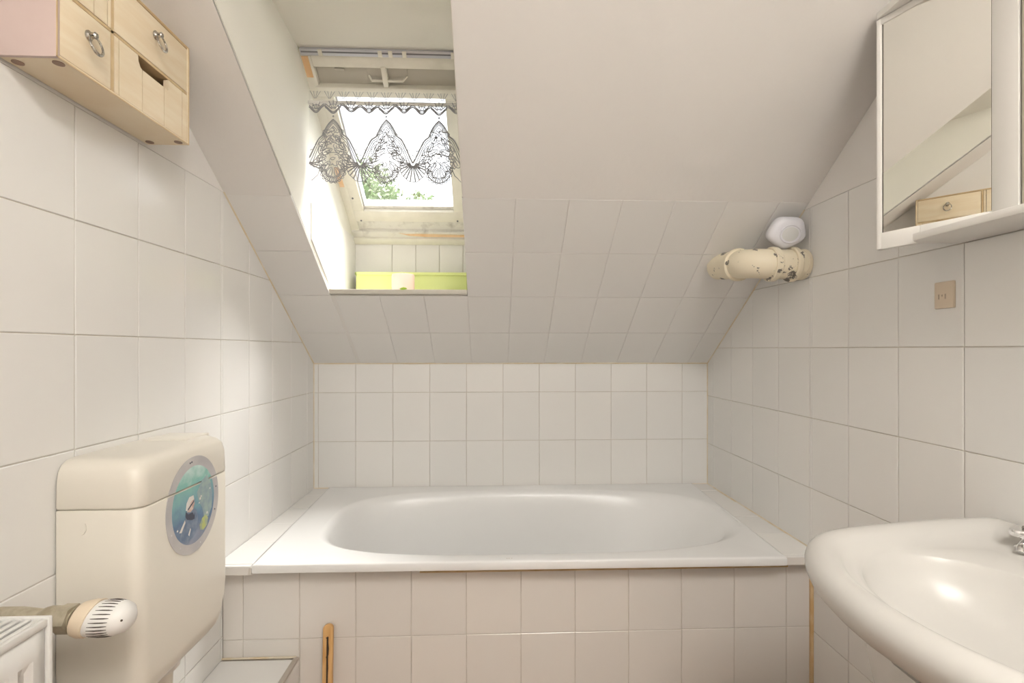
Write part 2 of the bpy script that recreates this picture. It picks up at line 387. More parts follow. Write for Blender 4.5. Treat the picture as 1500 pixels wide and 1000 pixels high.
# ================================================================ skylight shaft and window
WT = Vector((0, 1.407, .861)); WB = Vector((0, 1.978, .44))        # window plane, top and bottom
wdir = (WB-WT).normalized(); WLen = (WB-WT).length; wn = Vector((0, -wdir.z, wdir.y)); wn = wn if wn.z < 0 else -wn   # towards the room
ZSILL = .190
yo = D-(ZSILL-ZS)/SL
rev = [(1.978+.02, ZSILL-.02), (1.998, .44), (1.427, .861+.03), (1.40, ZSO+.02), (D-(ZSO-ZS)/SL-.01, ZSO+.02), (yo, ZSILL-.02)]
sh = S(prism('wall_shaft', [(XO0, y, z) for y, z in [(1.998, ZSILL-.02), (1.998, .46), (1.43, .9), (D-(1.0-.009-ZS)/SL, 1.0), (yo+.027, ZSILL-.02+.009)]], (-.03, 0, 0), 'plaster_reveal'),
       'white reveals of the deep skylight shaft')
prism('right_reveal', [(XO1, y, z) for y, z in [(1.998, ZSILL-.02), (1.998, .46), (1.43, .9), (D-(1.0-.009-ZS)/SL, 1.0), (yo+.027, ZSILL-.02+.009)]], (.03, 0, 0), 'plaster_reveal', sh)
prism('soffit', [(XO0-.03, D-(ZSO-ZS)/SL-.012, ZSO+.001), (XO0-.03, 1.407, .864), (XO0-.03, 1.45, .870), (XO0-.03, 1.45, .91), (XO0-.03, D-(ZSO-ZS)/SL-.012, ZSO+.04)], (XO1-XO0+.06, 0, 0), 'plaster_reveal', sh)
box('back_reveal', XO0-.03, XO1+.03, 1.975, 2.005, ZSILL-.03, .46, 'grout', sh)
tiles(sh, (0, 1.971, 0), (1, 0, 0), (0, 0, 1), [(XO0, ZSILL), (XO1, ZSILL), (XO1, .45), (XO0, .45)], [XO0, XO0+.15, XO0+.2455, XO0+.341, XO0+.4365, XO0+.532], [ZSILL, .45], 'tile_slope', .0022)
# tiles along the foot of the left reveal
tiles(sh, (XO0+.004, 0, 0), (0, 1, 0), (0, 0, 1), ccw([(1.70, ZSILL), (1.971, ZSILL), (1.971, .448), (1.50, .448), (1.50, .335)]), [1.48, 1.632, 1.784, 1.936, 2.088], [ZSILL, .455], 'tile_slope', .0016)
sill = prism('window_sill', [(XO0+.002, yo-.006, ZSILL-.001), (XO0+.002, 1.969, ZSILL-.001), (XO0+.002, 1.969, ZSILL+.013), (XO0+.002, yo-.022, ZSILL+.013)], (XO1-XO0-.004, 0, 0), 'paint', sh, .002)

win = S(thing('window_1', ((XO0+XO1)/2, 1.70, .64), 'cream painted roof window with peeling paint', None))
WX0, WX1 = XO0-.012, XO1+.012
def wp(x, s, d): return Vector((x, WT.y, WT.z)) + wdir*s + wn*d
def wbox(name, x0, x1, s0, s1, d0, d1, m, par, r=.003):
    P = [wp(x0, s0, d0), wp(x1, s0, d0), wp(x1, s1, d0), wp(x0, s1, d0)]
    return prism(name, P, wn*(d1-d0), m, par, r)
fr = wbox('frame_stile', WX0, XO0+.030, 0, WLen, -.07, .004, 'paint', win)
wbox('bare_patch', XO0+.004, XO0+.020, .375, .455, .003, .0052, 'barewood', fr, 0)
wbox('bare_patch', XO0+.003, XO0+.022, .016, .075, .003, .0052, 'barewood', fr, 0)
wbox('frame_stile', XO1-.026, WX1, 0, WLen, -.07, .004, 'paint', win)
wbox('frame_head', XO0+.03, XO1-.026, .012, .045, -.07, .006, 'paint', win)
bl = wbox('blind_rail', XO0+.004, XO1-.004, -.006, .013, -.04, .010, 'alu', win)
wbox('rail_slot', XO0+.008, XO1-.006, .000, .004, .009, .0106, 'alu_dark', bl, 0)
for xx in (-.50, -.33, -.30, -.26, -.12): wbox('rail_clip', xx, xx+.012, -.005, .012, .009, .0125, 'paint', bl, .001)
# ventilation flap with its bar handle
wbox('vent_flap', XO0+.03, XO1-.026, .045, .100, -.07, -.012, 'vent', win)
h = wbox('vent_plate', -.375, -.255, .048, .075, -.013, -.008, 'vent', win)
tube('vent_bar', [wp(-.372, .072, -.008), wp(-.362, .080, .006), wp(-.270, .080, .006), wp(-.258, .072, -.008)], .0035, 'paint', win, 8)
wbox('latch', -.330, -.314, .040, .098, -.012, .010, 'paint', win, .003)
wbox('catch', -.47, -.44, .052, .060, -.013, -.004, 'vent', win, .002)
# sash
sa = wbox('sash_head', XO0+.022, XO1-.020, .098, .128, -.04, .014, 'paint', win, .004)
wbox('sash_stile', XO0+.028, XO0+.068, .128, .575, -.05, .008, 'paint', win)
wbox('sash_stile', XO1-.062, XO1-.024, .128, .575, -.05, .008, 'paint', win)
sb = wbox('sash_foot', XO0+.028, XO1-.024, .556, .606, -.05, .010, 'paint', win, .005)
wbox('glazing_bead', XO0+.068, XO1-.062, .543, .557, -.045, -.006, 'paint_dirty', win, .001)
wbox('glazing_bead', XO0+.067, XO0+.073, .128, .545, -.045, -.006, 'alu', win, .001)
wbox('pane', XO0+.06, XO1-.055, .11, .56, -.034, -.030, 'glass', win, 0)
wbox('frame_foot', XO0+.0, XO1, .606, .655, -.07, -.004, 'paint_dirty', win, .003)
wbox('frame_foot', XO0+.0, XO1, .652, .682, -.05, .012, 'paint_dirty', win, .004)
fb = wbox('frame_foot', XO0+.0, XO1, .680, .712, -.05, .022, 'paint', win, .004)
prism('bare_patch', [wp(x, s, .0128) for x, s in ((-.37, .658), (-.345, .662), (-.30, .660), (-.10, .664), (-.10, .676), (-.26, .676), (-.33, .671))], wn*.0008, 'barewood', win)
for xx, ss, dd in ((XO0+.05, .60, .011), (XO0+.04, .50, .009), (XO1-.05, .598, .011)):
    disc('screw', wp(xx, ss, dd-.002), wn, .0035, .003, 'alu_dark', win, 10)

# curtain on its rod
YC = 1.47
rod = tube('curtain_rod', [(XO0+.004, YC, .741), (XO1-.004, YC, .741)], .0055, 'white', None, 12, loc=((XO0+XO1)/2, YC, .741))
prop(rod, 'thin white curtain rod across the roof window', 'curtain rod')
cu = thing('lace_curtain', (-.32, YC, .50), 'white lace valance with pointed arches hanging in the roof window', 'curtain')
PER = .1575; CX = -.318; U = PER/464         # one photo unit of the motif
ZP = .687                                     # peaks of the arches
def cy_(x): return YC - .007 - .004*math.sin((x-CX)*2*math.pi/PER*1.0 + .6) - .002*math.sin(x*97)
def cp(x, z, d=0): return (x, cy_(x)-d, z)
xa, xb = XO0+.008, XO1-.008
bm = bmesh.new()
def zbot(x):
    """lower edge of the net: tongues under the arches, fans between"""
    t = ((x-CX)/PER) % 1.0; t = min(t, 1-t)*464
    if t < 95: return ZP - (550 - 120*(t/95)**2)*U
    if t < 140: return ZP - (420+ (t-95)/45*10)*U
    return ZP - (430 + 110*((t-140)/92)**1.2)*U
N = 150; cols = []
for i in range(N+1):
    x = xa+(xb-xa)*i/N; zb_ = zbot(x)
    cols.append([bm.verts.new(cp(x, zb_+(.748-zb_)*j/6)) for j in range(7)])
for i in range(N):
    for j in range(6): bm.faces.new((cols[i][j], cols[i+1][j], cols[i+1][j+1], cols[i][j+1]))
link('net', finish(bm, 'net', 80), 'net', cu)
bm = bmesh.new()
lines = []
def line(pts, w=.0008):
    P = [(x, z) for x, z in pts if xa-.001 <= x <= xb+.001]
    # cut where the curtain ends
    run = []
    for x, z in pts:
        if xa <= x <= xb: run.append((x, z))
        else:
            if len(run) > 1: tube_bm(bm, [cp(a, b, .0006) for a, b in run], max(w*1.7, .00118), 4, False)
            run = []
    if len(run) > 1: tube_bm(bm, [cp(a, b, .0006) for a, b in run], max(w*1.7, .00118), 4, False)
def cat(P, k=6):
    out = []
    for i in range(len(P)-1):
        p0, p1, p2, p3 = P[max(i-1, 0)], P[i], P[i+1], P[min(i+2, len(P)-1)]
        for s in range(k):
            t = s/k
            out.append(tuple(.5*((2*p1[d]) + (-p0[d]+p2[d])*t + (2*p0[d]-5*p1[d]+4*p2[d]-p3[d])*t*t + (-p0[d]+3*p1[d]-3*p2[d]+p3[d])*t**3) for d in (0, 1)))
    out.append(P[-1]); return out
def leaf(cx, cz, ang, l, wd, c0, w=.0006):
    P = []
    for k in range(17):
        t = 2*math.pi*k/16; a = l/2*(1-math.cos(t)) ; b = wd/2*math.sin(t)*(1-.35*math.cos(t/1)) 
        P.append((cx + a*math.cos(ang)-b*math.sin(ang), cz + a*math.sin(ang)+b*math.cos(ang)))
    line([(c0+p[0]*U, ZP-p[1]*U) for p in P], w)
    line([(c0+(cx+l*.15*math.cos(ang))*U, ZP-(cz+l*.15*math.sin(ang))*U), (c0+(cx+l*.8*math.cos(ang))*U, ZP-(cz+l*.8*math.sin(ang))*U)], w*.7)
LW = .00078
half = [(0, 0), (42, 45), (77, 105), (92, 140), (132, 170), (172, 245), (207, 325), (232, 375)]
rnd = random.Random(3)
for k in (-2, -1, 0, 1, 2):
    c0 = CX+k*PER
    for sgn in (-1, 1):
        hh = cat(half)
        line([(c0+sgn*x*U, ZP-y*U) for x, y in hh], .0013)
        line([(c0+sgn*x*U*.93, ZP-(y+16)*U) for x, y in hh], .0007)
        line([(c0+sgn*x*U*.86, ZP-(y+30)*U) for x, y in hh], .0006)
        # fan half
        for q in range(7):
            a = math.radians(8+q*13.5); r0, r1 = 22, 165-q*9
            fx, fz = 232, 375
            line([(c0+sgn*(fx-r0*math.sin(a))*U, ZP-(fz+r0*math.cos(a))*U), (c0+sgn*(fx-r1*math.sin(a))*U, ZP-(fz+r1*math.cos(a))*U)], .0011)
        line([(c0+sgn*(232-(168-q*9)*math.sin(math.radians(q*13.5)))*U, ZP-(375+(168-q*9+(6 if q % 2 else -4))*math.cos(math.radians(q*13.5)))*U) for q in range(8)], .0007)
        # leaves
        for cx, cz, an, l, wd in ((10, 260, 25, 95, 50), (60, 330, 10, 95, 55), (30, 370, 50, 95, 50), (95, 290, 65, 80, 44), (130, 330, 60, 95, 46), (20, 140, 55, 70, 40), (55, 190, 65, 90, 40), (100, 220, 75, 80, 40), (15, 420, 70, 90, 46), (70, 400, 50, 70, 40)):
            leaf(sgn*cx, cz, math.radians(an) if sgn > 0 else math.pi-math.radians(an), l, wd, c0)
        line([(c0+sgn*x*U, ZP-y*U) for x, y in ((0, 200), (80, 240), (55, 300), (0, 290))], .0006)
        line([(c0+sgn*x*U, ZP-y*U) for x, y in ((0, 60), (35, 95), (0, 130), (45, 170), (0, 200))], .0006)
        for q in range(5):
            a = math.radians(10+q*22)
            leaf(sgn*55*math.sin(a), 460+40*math.cos(a), math.pi/2-sgn*a, 62, 30, c0)
        line(cat([(c0+sgn*x*U, ZP-y*U) for x, y in ((95, 425), (105, 460), (80, 510), (40, 540), (0, 552))]), .0009)
        line(cat([(c0+sgn*x*U, ZP-y*U) for x, y in ((95, 425), (120, 415), (140, 428))]), .0009)
        for q in range(26):     # loose net inside the arch
            y = rnd.uniform(70, 420); lim = 60 + (y-70)*.45; x = rnd.uniform(0, min(lim, 150)); a = rnd.uniform(0, 6.28); r = rnd.uniform(18, 34)
            line([(c0+sgn*(x+r*math.cos(a+t))*U*.96, ZP-(y+r*math.sin(a+t)*.8)*U) for t in (0, .8, 1.6, 2.4)], .0005)
        for q in range(3):      # little sprig above each valley
            line([(c0+sgn*(232-d*9)*U, ZP-(300+abs(d)*14)*U) for d in (-1, 0, 1)], .0006) if q == 0 else None
        line([(c0+sgn*205*U, ZP-268*U), (c0+sgn*188*U, ZP-258*U)], .0006)
    # bead below the border
    line([(c0+math.cos(t)*5*U, ZP+(28+math.sin(t)*5)*U) for t in [i*.785 for i in range(9)]], .0008)
# wavy border
zt = lambda x: ZP + (95 + 26*math.cos((x-CX)/PER*6*math.pi+math.pi) - (14 if abs(((x-CX)/PER+.5) % 1-.5) < .14 else 0))*U
xs = [xa+(xb-xa)*i/260 for i in range(261)]
line([(x, zt(x)) for x in xs], .0013); line([(x, zt(x)+.0045) for x in xs], .0007)
for k in range(-9, 10):
    c0 = CX+k*PER/3; z0 = .712
    for s in (-1, 1): leaf(0, 0, -math.pi/2+s*.5, 60, 26, c0) if False else None
    for a in (-50, -25, 0, 25, 50):
        ra = math.radians(a); line([(c0+.006*math.sin(ra), .7145+.006*math.cos(ra)), (c0+.030*math.sin(ra), .7145+.030*math.cos(ra))], .0006)
    line([(c0+.012*math.cos(t), .727+.006*math.sin(t)) for t in [i*.52 for i in range(13)]], .0005)
link('lace_pattern', finish(bm, 'lace_pattern', 0), 'lace', cu)
# frill standing above the rod
bm = bmesh.new(); cols = []
for i in range(81):
    x = xa+(xb-xa)*i/80; cols.append([bm.verts.new((x, YC-.006-.003*math.sin(x*160), z)) for z in (.746, .772)])
for i in range(80): bm.faces.new((cols[i][0], cols[i+1][0], cols[i+1][1], cols[i][1]))
fl = link('frill', finish(bm, 'frill', 80), 'net', cu)
bm = bmesh.new()
for k in range(-6, 7):
    c0 = CX+k*.042
    for a in (-35, -12, 14, 38):
        ra = math.radians(a); x0 = c0+.004*math.sin(ra); x1 = c0+.026*math.sin(ra)
        if xa < x0 < xb and xa < x1 < xb: tube_bm(bm, [(x0, YC-.010, .748), (x1, YC-.010, .770)], .0007, 4, False)
link('frill_pattern', finish(bm, 'frill_pattern', 0), 'lace', cu)

# things on the sill
zsl = ZSILL+.013
pl = thing('planter_box', (-.32, 1.925, zsl), 'lime green long box at the back of the skylight sill', 'planter')
bm = bmesh.new(); box_bm(bm, -.527, -.099, 1.885, 1.962, zsl, .296, .004)
bmesh.ops.recalc_face_normals(bm, faces=bm.faces)
link('trough', finish(bm, 'trough'), 'lime', pl)
boxes('rim', [(-.530, -.096, 1.880, 1.888, .286, .298), (-.530, -.096, 1.959, 1.967, .286, .298), (-.530, -.522, 1.880, 1.967, .286, .298), (-.104, -.096, 1.880, 1.967, .286, .298)], 'lime', pl, .002)
ca = thing('pillar_candle', (-.332, 1.81, zsl), 'pale pink pillar candle in front of the lime green box', 'candle')
n = 40
ring = lambda r, z: [(-.332+r*math.cos(2*math.pi*k/n), 1.81+r*math.sin(2*math.pi*k/n), z) for k in range(n)]
loft('wax', [ring(.040, zsl), ring(.042, zsl+.004), ring(.042, .272), ring(.040, .277), ring(.034, .276), ring(.02, .272)], 'candle', ca)
tube('wick', [(-.332, 1.81, .271), (-.331, 1.81, .279), (-.328, 1.81, .284)], .0011, 'wick', ca, 6)
lf = prism('leaf', [(x, yo-.0235-.001*(i % 2), z) for i, (x, z) in enumerate([(-.316, .204), (-.309, .2075), (-.300, .2105), (-.292, .208), (-.288, .2045), (-.296, .2015), (-.306, .201)])], (0, -.0012, .0), 'leaf_lime', None, loc=(-.302, yo-.023, .201))
prop(lf, 'tiny lime green leaf stuck on the front edge of the skylight sill', 'leaf')

# ================================================================ bath: panel, ledges, tub
ap = S(box('wall_apron', -WL, WR, YA+G, YA+.012, ZF, -.592, 'grout'), 'tiled bath panel under the tub rim')
tiles(ap, (0, YA, 0), (1, 0, 0), (0, 0, 1), [(-WL, ZF), (WR, ZF), (WR, -.5925), (-WL, -.5925)], grid(-.3758, .152, -WL, WR), [-1.2, -.9957, -.7937, -.5917], 'tile_bounce')
RZ = -.567
BL, BR, FL, FR = (-.671, 2.008), (.846, 2.008), (-.631, 1.292), (.803, 1.280)
ledges = []
for nm, P, us_ in (('ledge', [(-WL, YA), (FL[0]-.004-.003, YA), (BL[0]-.004, D), (-WL, D)], 0), ('ledge', [(FR[0]+.007, YA), (WR, YA), (WR, D), (BR[0]+.004, D)], 1)):
    # ledge bed in front of the rim, tiles on top
    P2 = [(p[0], p[1]-(.045 if i < 2 else 0)) for i, p in enumerate(P)]
    lg = S(prism('trim_%d' % (us_+1), [(x, y, RZ-.03) for x, y in P2], (0, 0, .03-.010), 'grout'), 'tiled ledge beside the tub on the cistern side' if us_ == 0 else 'tiled ledge beside the tub on the washbasin side')
    ledges.append(lg)
    tiles(lg, (0, 0, RZ-.006), (1, 0, 0), (0, 1, 0), ccw(P2), [-WL, 0, WR] if us_ == 0 else [-WL, 0, WR], grid(1.463, .152, 1.2, D), 'tile')
# front faces of the ledges beside the rim
for lg, (x0, x1) in zip(ledges, ((-WL, FL[0]-.004), (FR[0]+.004, WR))):
    tiles(lg, (0, YA-.045, 0), (1, 0, 0), (0, 0, 1), [(x0, -.5965), (x1, -.5965), (x1, RZ-.009), (x0, RZ-.009)], [x0, x1], [-.5975, RZ-.0085], 'tile_bounce')
caulk(ap, (WR-.002, YA-.003, ZF), (WR-.002, YA-.003, -.60), .0065, 'amber')
caulk(ap, (-.20, YA, -.6165), (FR[0]+.04, YA, -.6195), .0032, 'amber')

tub = thing('bathtub', (.08, 1.65, ZF), 'white enamel bathtub built into the tiled surround', 'bathtub')
NT = 128
def quad(a, b):
    f = (FL[0]+(FR[0]-FL[0])*a, FL[1]+(FR[1]-FL[1])*a); k = (BL[0]+(BR[0]-BL[0])*a, BL[1]+(BR[1]-BL[1])*a)
    return (f[0]+(k[0]-f[0])*b, f[1]+(k[1]-f[1])*b)
def sq(s, z):
    L = []
    for i in range(NT):
        t = 2*math.pi*i/NT; x, y = math.cos(t), math.sin(t); m_ = max(abs(x), abs(y)); x, y = x/m_, y/m_
        x, y = math.copysign(min(abs(x), 1), x), math.copysign(min(abs(y), 1), y)
        p = quad(.5+.5*x, .5+.5*y); ix = s*(-1 if x > .99 else 1 if x < -.99 else 0); iy = s*(-1 if y > .99 else 1 if y < -.99 else 0)
        L.append((p[0]+ix, p[1]+iy, z))
    return L
def se(xl, xr, yf, yb, nl, nr, z):
    L = []; cx, cy = (xl+xr)/2, (yf+yb)/2
    for i in range(NT):
        t = 2*math.pi*i/NT; c_, s_ = math.cos(t), math.sin(t); n_ = nr if c_ > 0 else nl
        x = math.copysign(abs(c_)**(2/n_), c_); y = math.copysign(abs(s_)**(2/n_), s_)
        L.append((cx+x*(xr-xl)/2, cy+y*(yb-yf)/2, z))
    return L
loops = [sq(.012, -.592), sq(.001, -.590), sq(0, -.586), sq(0, RZ-.004), sq(.0015, RZ-.001), sq(.005, RZ), sq(.012, RZ-.0005),
         se(-.545, .815, 1.330, 1.945, 3.4, 3.0, RZ-.0015), se(-.536, .800, 1.337, 1.937, 3.4, 3.0, RZ-.004), se(-.528, .786, 1.346, 1.930, 3.3, 3.0, RZ-.011),
         se(-.520, .770, 1.359, 1.924, 3.2, 2.9, RZ-.024), se(-.510, .735, 1.364, 1.914, 3.1, 2.9, RZ-.06), se(-.49, .67, 1.372, 1.90, 3, 2.8, RZ-.14), se(-.465, .59, 1.388, 1.885, 3, 2.8, RZ-.24),
         se(-.44, .52, 1.405, 1.868, 3, 2.8, RZ-.32), se(-.41, .47, 1.428, 1.845, 3, 2.8, RZ-.355), se(-.35, .41, 1.47, 1.80, 2.8, 2.6, RZ-.372), se(-.18, .22, 1.56, 1.71, 2.2, 2.2, RZ-.378)]
loft('tub_shell', loops, 'enamel', tub, cap0=False, smooth=60)
disc('drain', (-.22, 1.635, RZ-.378), (0, 0, 1), .032, .004, 'chrome', tub, 24, .002)
for xx in (.040, .046, .053): disc('maker_mark', (xx, 1.306, RZ-.0004), (0, 0, 1), .0017, .0006, 'steel', tub, 8)

# pipe boxing below the cistern
bx = S(box('wall_boxing', -WL, -.535, .93, YA, ZF, -.850, 'grout'), 'low tiled pipe boxing in the corner by the bath panel')
tiles(bx, (0, 0, -.842), (1, 0, 0), (0, 1, 0), [(-WL, .925), (-.534, .925), (-.534, YA), (-WL, YA)], [-WL, -.534], [.885, 1.087, YA-.012], 'tile')
tiles(bx, (-.529, 0, 0), (0, 1, 0), (0, 0, 1), [(.925, ZF), (YA, ZF), (YA, -.848), (.925, -.848)], [.885, 1.037, 1.189, YA], [ZF-.02, -1.052, -.848], 'tile')
tiles(bx, (0, .925, 0), (1, 0, 0), (0, 0, 1), [(-WL, ZF), (-.529, ZF), (-.529, -.848), (-WL, -.848)], [-WL, -.529], [ZF-.02, -1.052, -.848], 'tile')
box('metal_edge', -.541, -.5262, .922, YA-.004, -.8485, -.8400, 'steel', bx, .0025)
caulk(bx, (-WL, YA-.004, -.842), (-.535, YA-.004, -.842), .003, 'caulk')

# ================================================================ cistern
XF = -.593
ci = thing('toilet_cistern', (-.66, .976, -.61), 'cream plastic toilet cistern with a round porthole sticker, beside the bathtub', 'cistern')
def rrect(x0, x1, y0, y1, r, z, nseg=6, rb=.006):
    """rounded rectangle, small radius at the wall side"""
    P = []
    for cx, cy, a0, rr in ((x1, y1, 0, r), (x0, y1, 90, rb), (x0, y0, 180, rb), (x1, y0, 270, r)):
        sx = -1 if a0 in (0, 270) else 1; sy = -1 if a0 in (0, 90) else 1
        for k in range(nseg+1):
            a = math.radians(a0+90*k/nseg); P.append((cx+sx*rr+rr*math.cos(a), cy+sy*rr+rr*math.sin(a), z))
    return P
X0, Y0, Y1 = -WL+.001, .836, 1.115
def cring(d, z, r, y1=None): return rrect(X0, XF-d, Y0+d, (y1 or Y1)-d, r, z)
body = [rrect(X0, XF-.030, Y0+.020, Y1-.060, .03, -.605), rrect(X0, XF-.010, Y0+.008, Y1-.042, .03, -.601), rrect(X0, XF-.002, Y0+.003, Y1-.028, .028, -.590), rrect(X0, XF, Y0+.001, Y1-.016, .026, -.572), rrect(X0, XF, Y0, Y1-.006, .025, -.545), cring(0, -.510, .025), cring(0, -.2735, .025), cring(.0015, -.2715, .025)]
loft('tank', body, 'cistern', ci, smooth=50)
lid = [cring(.0025, -.2705, .025), cring(.0005, -.2685, .025), cring(0, -.266, .025), cring(.001, -.225, .026), cring(.004, -.207, .028), cring(.010, -.197, .030), cring(.019, -.191, .030), cring(.03, -.189, .028), cring(.05, -.1885, .01)]
ld = loft('lid', lid, 'cistern', ci, smooth=50)
box('flush_panel', X0+.012, XF-.040, 1.02, 1.108, -.1935, -.1868, 'cistern', ci, .003)
tube('moulded_mark', [(-.690+.010*math.cos(a), Y0-.0002, -.300+.012*math.sin(a)) for a in [-1.3+i*.22 for i in range(10)]], .0008, 'cistern', ci, 6)
box('side_clip', XF-.02, XF-.012, Y1-.001, Y1+.003, -.315, -.290, 'steel', ci, .001)
tube('flush_bend', [(-.665, .985, -.600), (-.665, .985, -.68), (-.665, .99, -.72), (-.665, 1.01, -.76), (-.665, 1.02, -.80), (-.665, 1.02, -.843)], .026, 'cistern', ci, 24)
disc('collar', (-.665, .985, -.635), (0, 0, 1), .038, .035, 'white', ci, 24, .004)

# porthole sticker (two pieces, the seam of the lid runs through it)
stk = thing('porthole_sticker', (XF, .983, -.404), 'round grey porthole sticker with an underwater picture on the cream cistern', 'sticker')
SC = (.983, -.3085); SA, SB = .084, .0955
ZSEAM = -.2715
def ell(f, n=64): return [(SC[0]+SA*f*math.cos(2*math.pi*k/n), SC[1]+SB*f*math.sin(2*math.pi*k/n)) for k in range(n)]
def st_piece(name, poly, m, par, d0, d1):
    outs = []
    for lo in (True, False):
        zc = ZSEAM-.0012 if lo else ZSEAM+.0032
        p = clip(ccw(poly), (-5, zc), (5, zc)) if not lo else clip(ccw(poly), (5, zc), (-5, zc))
        if len(p) < 3 or area(p) < 1e-7: continue
        q = [p[0]]
        for a in p[1:]:
            if math.dist(a, q[-1]) > 1e-5: q.append(a)
        outs.append(prism(name, [(XF+d0, y, z) for y, z in q], (d1-d0, 0, 0), m, par))
    return outs
st_piece('rim', ell(1), 'st_rim', stk, .0001, .0009)
st_piece('picture', ell(.80), 'sea', stk, .0009, .0011)
for f, a0 in ((.90, 100), (.90, 10), (.90, -22), (.90, -75), (.90, 205), (.90, 235), (.90, 96)):
    y = SC[0]+SA*f*math.cos(math.radians(a0)); z = SC[1]+SB*f*math.sin(math.radians(a0))
    disc('rivet', (XF+.0009, y, z), (1, 0, 0), .0018, .0004, 'st_dark' if a0 in (100, 10, -22, 96) else 'st_rim2', stk, 8)
P_ = lambda pts: [(SC[0]+a*SA, SC[1]+b*SB) for a, b in pts]
rock = P_([(.10, .22), (.28, .42), (.50, .50), (.66, .30), (.72, .05), (.70, -.25), (.55, -.42), (.38, -.38), (.30, -.15), (.16, .02)])
prism('reef', [(XF+.0011, y, z) for y, z in rock], (.0001, 0, 0), 'st_rock', stk)
prism('reef', [(XF+.0012, y, z) for y, z in P_([(.28, .26), (.44, .38), (.58, .30), (.54, .2), (.38, .2)])], (.0001, 0, 0), 'st_pale', stk) if False else None
prism('diver_suit', [(XF+.0012, y, z) for y, z in P_([(-.30, -.10), (-.12, -.04), (.06, -.12), (.14, -.28), (.10, -.5), (-.05, -.66), (-.30, -.72), (-.52, -.58), (-.50, -.45), (-.40, -.34)])], (.0001, 0, 0), 'st_navy', stk)
prism('diver_head', [(XF+.0013, y, z) for y, z in P_([(-.30, .02), (-.24, .14), (-.12, .18), (-.02, .14), (.0, .02), (-.05, -.08), (-.16, -.12), (-.27, -.09)])], (.0001, 0, 0), 'st_skin', stk)
prism('diver_cap', [(XF+.0014, y, z) for y, z in P_([(-.33, -.04), (-.30, .10), (-.20, .20), (-.04, .20), (-.02, .12), (-.16, .08), (-.22, -.08)])], (.0001, 0, 0), 'st_pale', stk)
prism('mask_strap', [(XF+.0015, y, z) for y, z in P_([(-.26, -.07), (-.02, .06), (-.02, .10), (-.26, -.03)])], (.0001, 0, 0), 'st_dark', stk)
prism('collar', [(XF+.0014, y, z) for y, z in P_([(-.33, -.06), (-.24, -.14), (-.08, -.14), (-.02, -.22), (.02, -.16), (.0, -.30), (-.10, -.30), (-.28, -.24), (-.34, -.16)])], (.0001, 0, 0), 'st_dark', stk)
prism('fin', [(XF+.0014, y, z) for y, z in P_([(-.56, -.42), (-.36, -.22), (-.34, -.28), (-.48, -.44)])], (.0001, 0, 0), 'st_pale', stk)
prism('fin', [(XF+.0014, y, z) for y, z in P_([(-.24, -.56), (-.16, -.44), (-.14, -.48), (-.20, -.60)])], (.0001, 0, 0), 'st_pale', stk)
prism('coral', [(XF+.0013, y, z) for y, z in P_([(.20, -.50), (.30, -.38), (.44, -.34), (.54, -.44), (.50, -.58), (.34, -.64), (.22, -.60)])], (.0001, 0, 0), 'st_coral', stk)
for a, b, r in ((.22, .06, .030), (.26, .10, .022), (.18, -.02, .02), (.62, .18, .02), (-.62, -.36, .022), (.50, -.32, .03)):
    disc('bubble', (XF+.0012, SC[0]+a*SA, SC[1]+b*SB), (1, 0, 0), r*.09, .0003, 'st_pale', stk, 10)

# ================================================================ radiator and thermostatic valve
ra = thing('panel_radiator', (-.66, .35, -.95), 'white panel radiator with a slotted top grille beside the cream cistern', 'radiator')
RX0, RX1, RY0, RY1, RZ0, RZ1 = -.698, -.618, -.05, .704, -.93, -.374
boxes('end_cap', [(RX0, RX1, RY1-.006, RY1, RZ0, RZ1)], 'radiator', ra, .0015)
boxes('end_cap', [(RX0, RX1, RY0, RY0+.006, RZ0, RZ1)], 'radiator', ra, .0015)
# front panel with pressed channels
bm = bmesh.new(); prof = []
y = RY1-.012
pitch = .0333
cols = [(RY1-.008, 0), (RY1-.024, 0)]
yy = RY1-.024
while yy-pitch > RY0+.02:
    cols += [(yy-.006, -.0065), (yy-.016, -.0065), (yy-.022, 0), (yy-pitch, 0)]; yy -= pitch
cols.append((RY0+.008, 0))
rows = [(RZ1-.012, 0), (RZ1-.050, 0), (RZ1-.062, 1), (RZ0+.06, 1), (RZ0+.045, 0), (RZ0+.004, 0)]
g = [[bm.verts.new((RX1-.006+d*k, yv, zv)) for yv, d in cols] for zv, k in rows]
for a, b in zip(g, g[1:]):
    for i in range(len(cols)-1): bm.faces.new((a[i], a[i+1], b[i+1], b[i]))
fp = link('front_panel', finish(bm, 'front_panel', 30), 'radiator', ra)
sm = fp.modifiers.new('thickness', 'SOLIDIFY'); sm.thickness = .0015
boxes('top_rail', [(RX1-.009, RX1-.001, RY0+.006, RY1-.006, RZ1-.013, RZ1-.001)], 'radiator', ra, .003)
boxes('back_panel', [(RX0+.004, RX0+.008, RY0+.006, RY1-.006, RZ0, RZ1-.003)], 'radiator', ra)
for k in range(5):
    xx = RX0+.009+k*.0132; box('grille_bar', xx, xx+.0078, RY0+.006, RY1-.006, RZ1-.006, RZ1-.002, 'radiator', ra, .001)
for yb_ in [RY1-.075-.16*k for k in range(5)]: box('grille_bridge', RX0+.008, RX1-.009, yb_, yb_+.01, RZ1-.0062, RZ1-.0025, 'radiator', ra)
boxes('convector', [(RX0+.012, RX1-.012, RY0+.012, RY1-.012, RZ0+.01, RZ1-.05)], 'dark', ra)
va = thing('radiator_valve', (-.64, .742, -.43), 'thermostatic valve with a white ribbed knob and cream ring on the radiator', 'valve')
vz = -.402; vy = .745
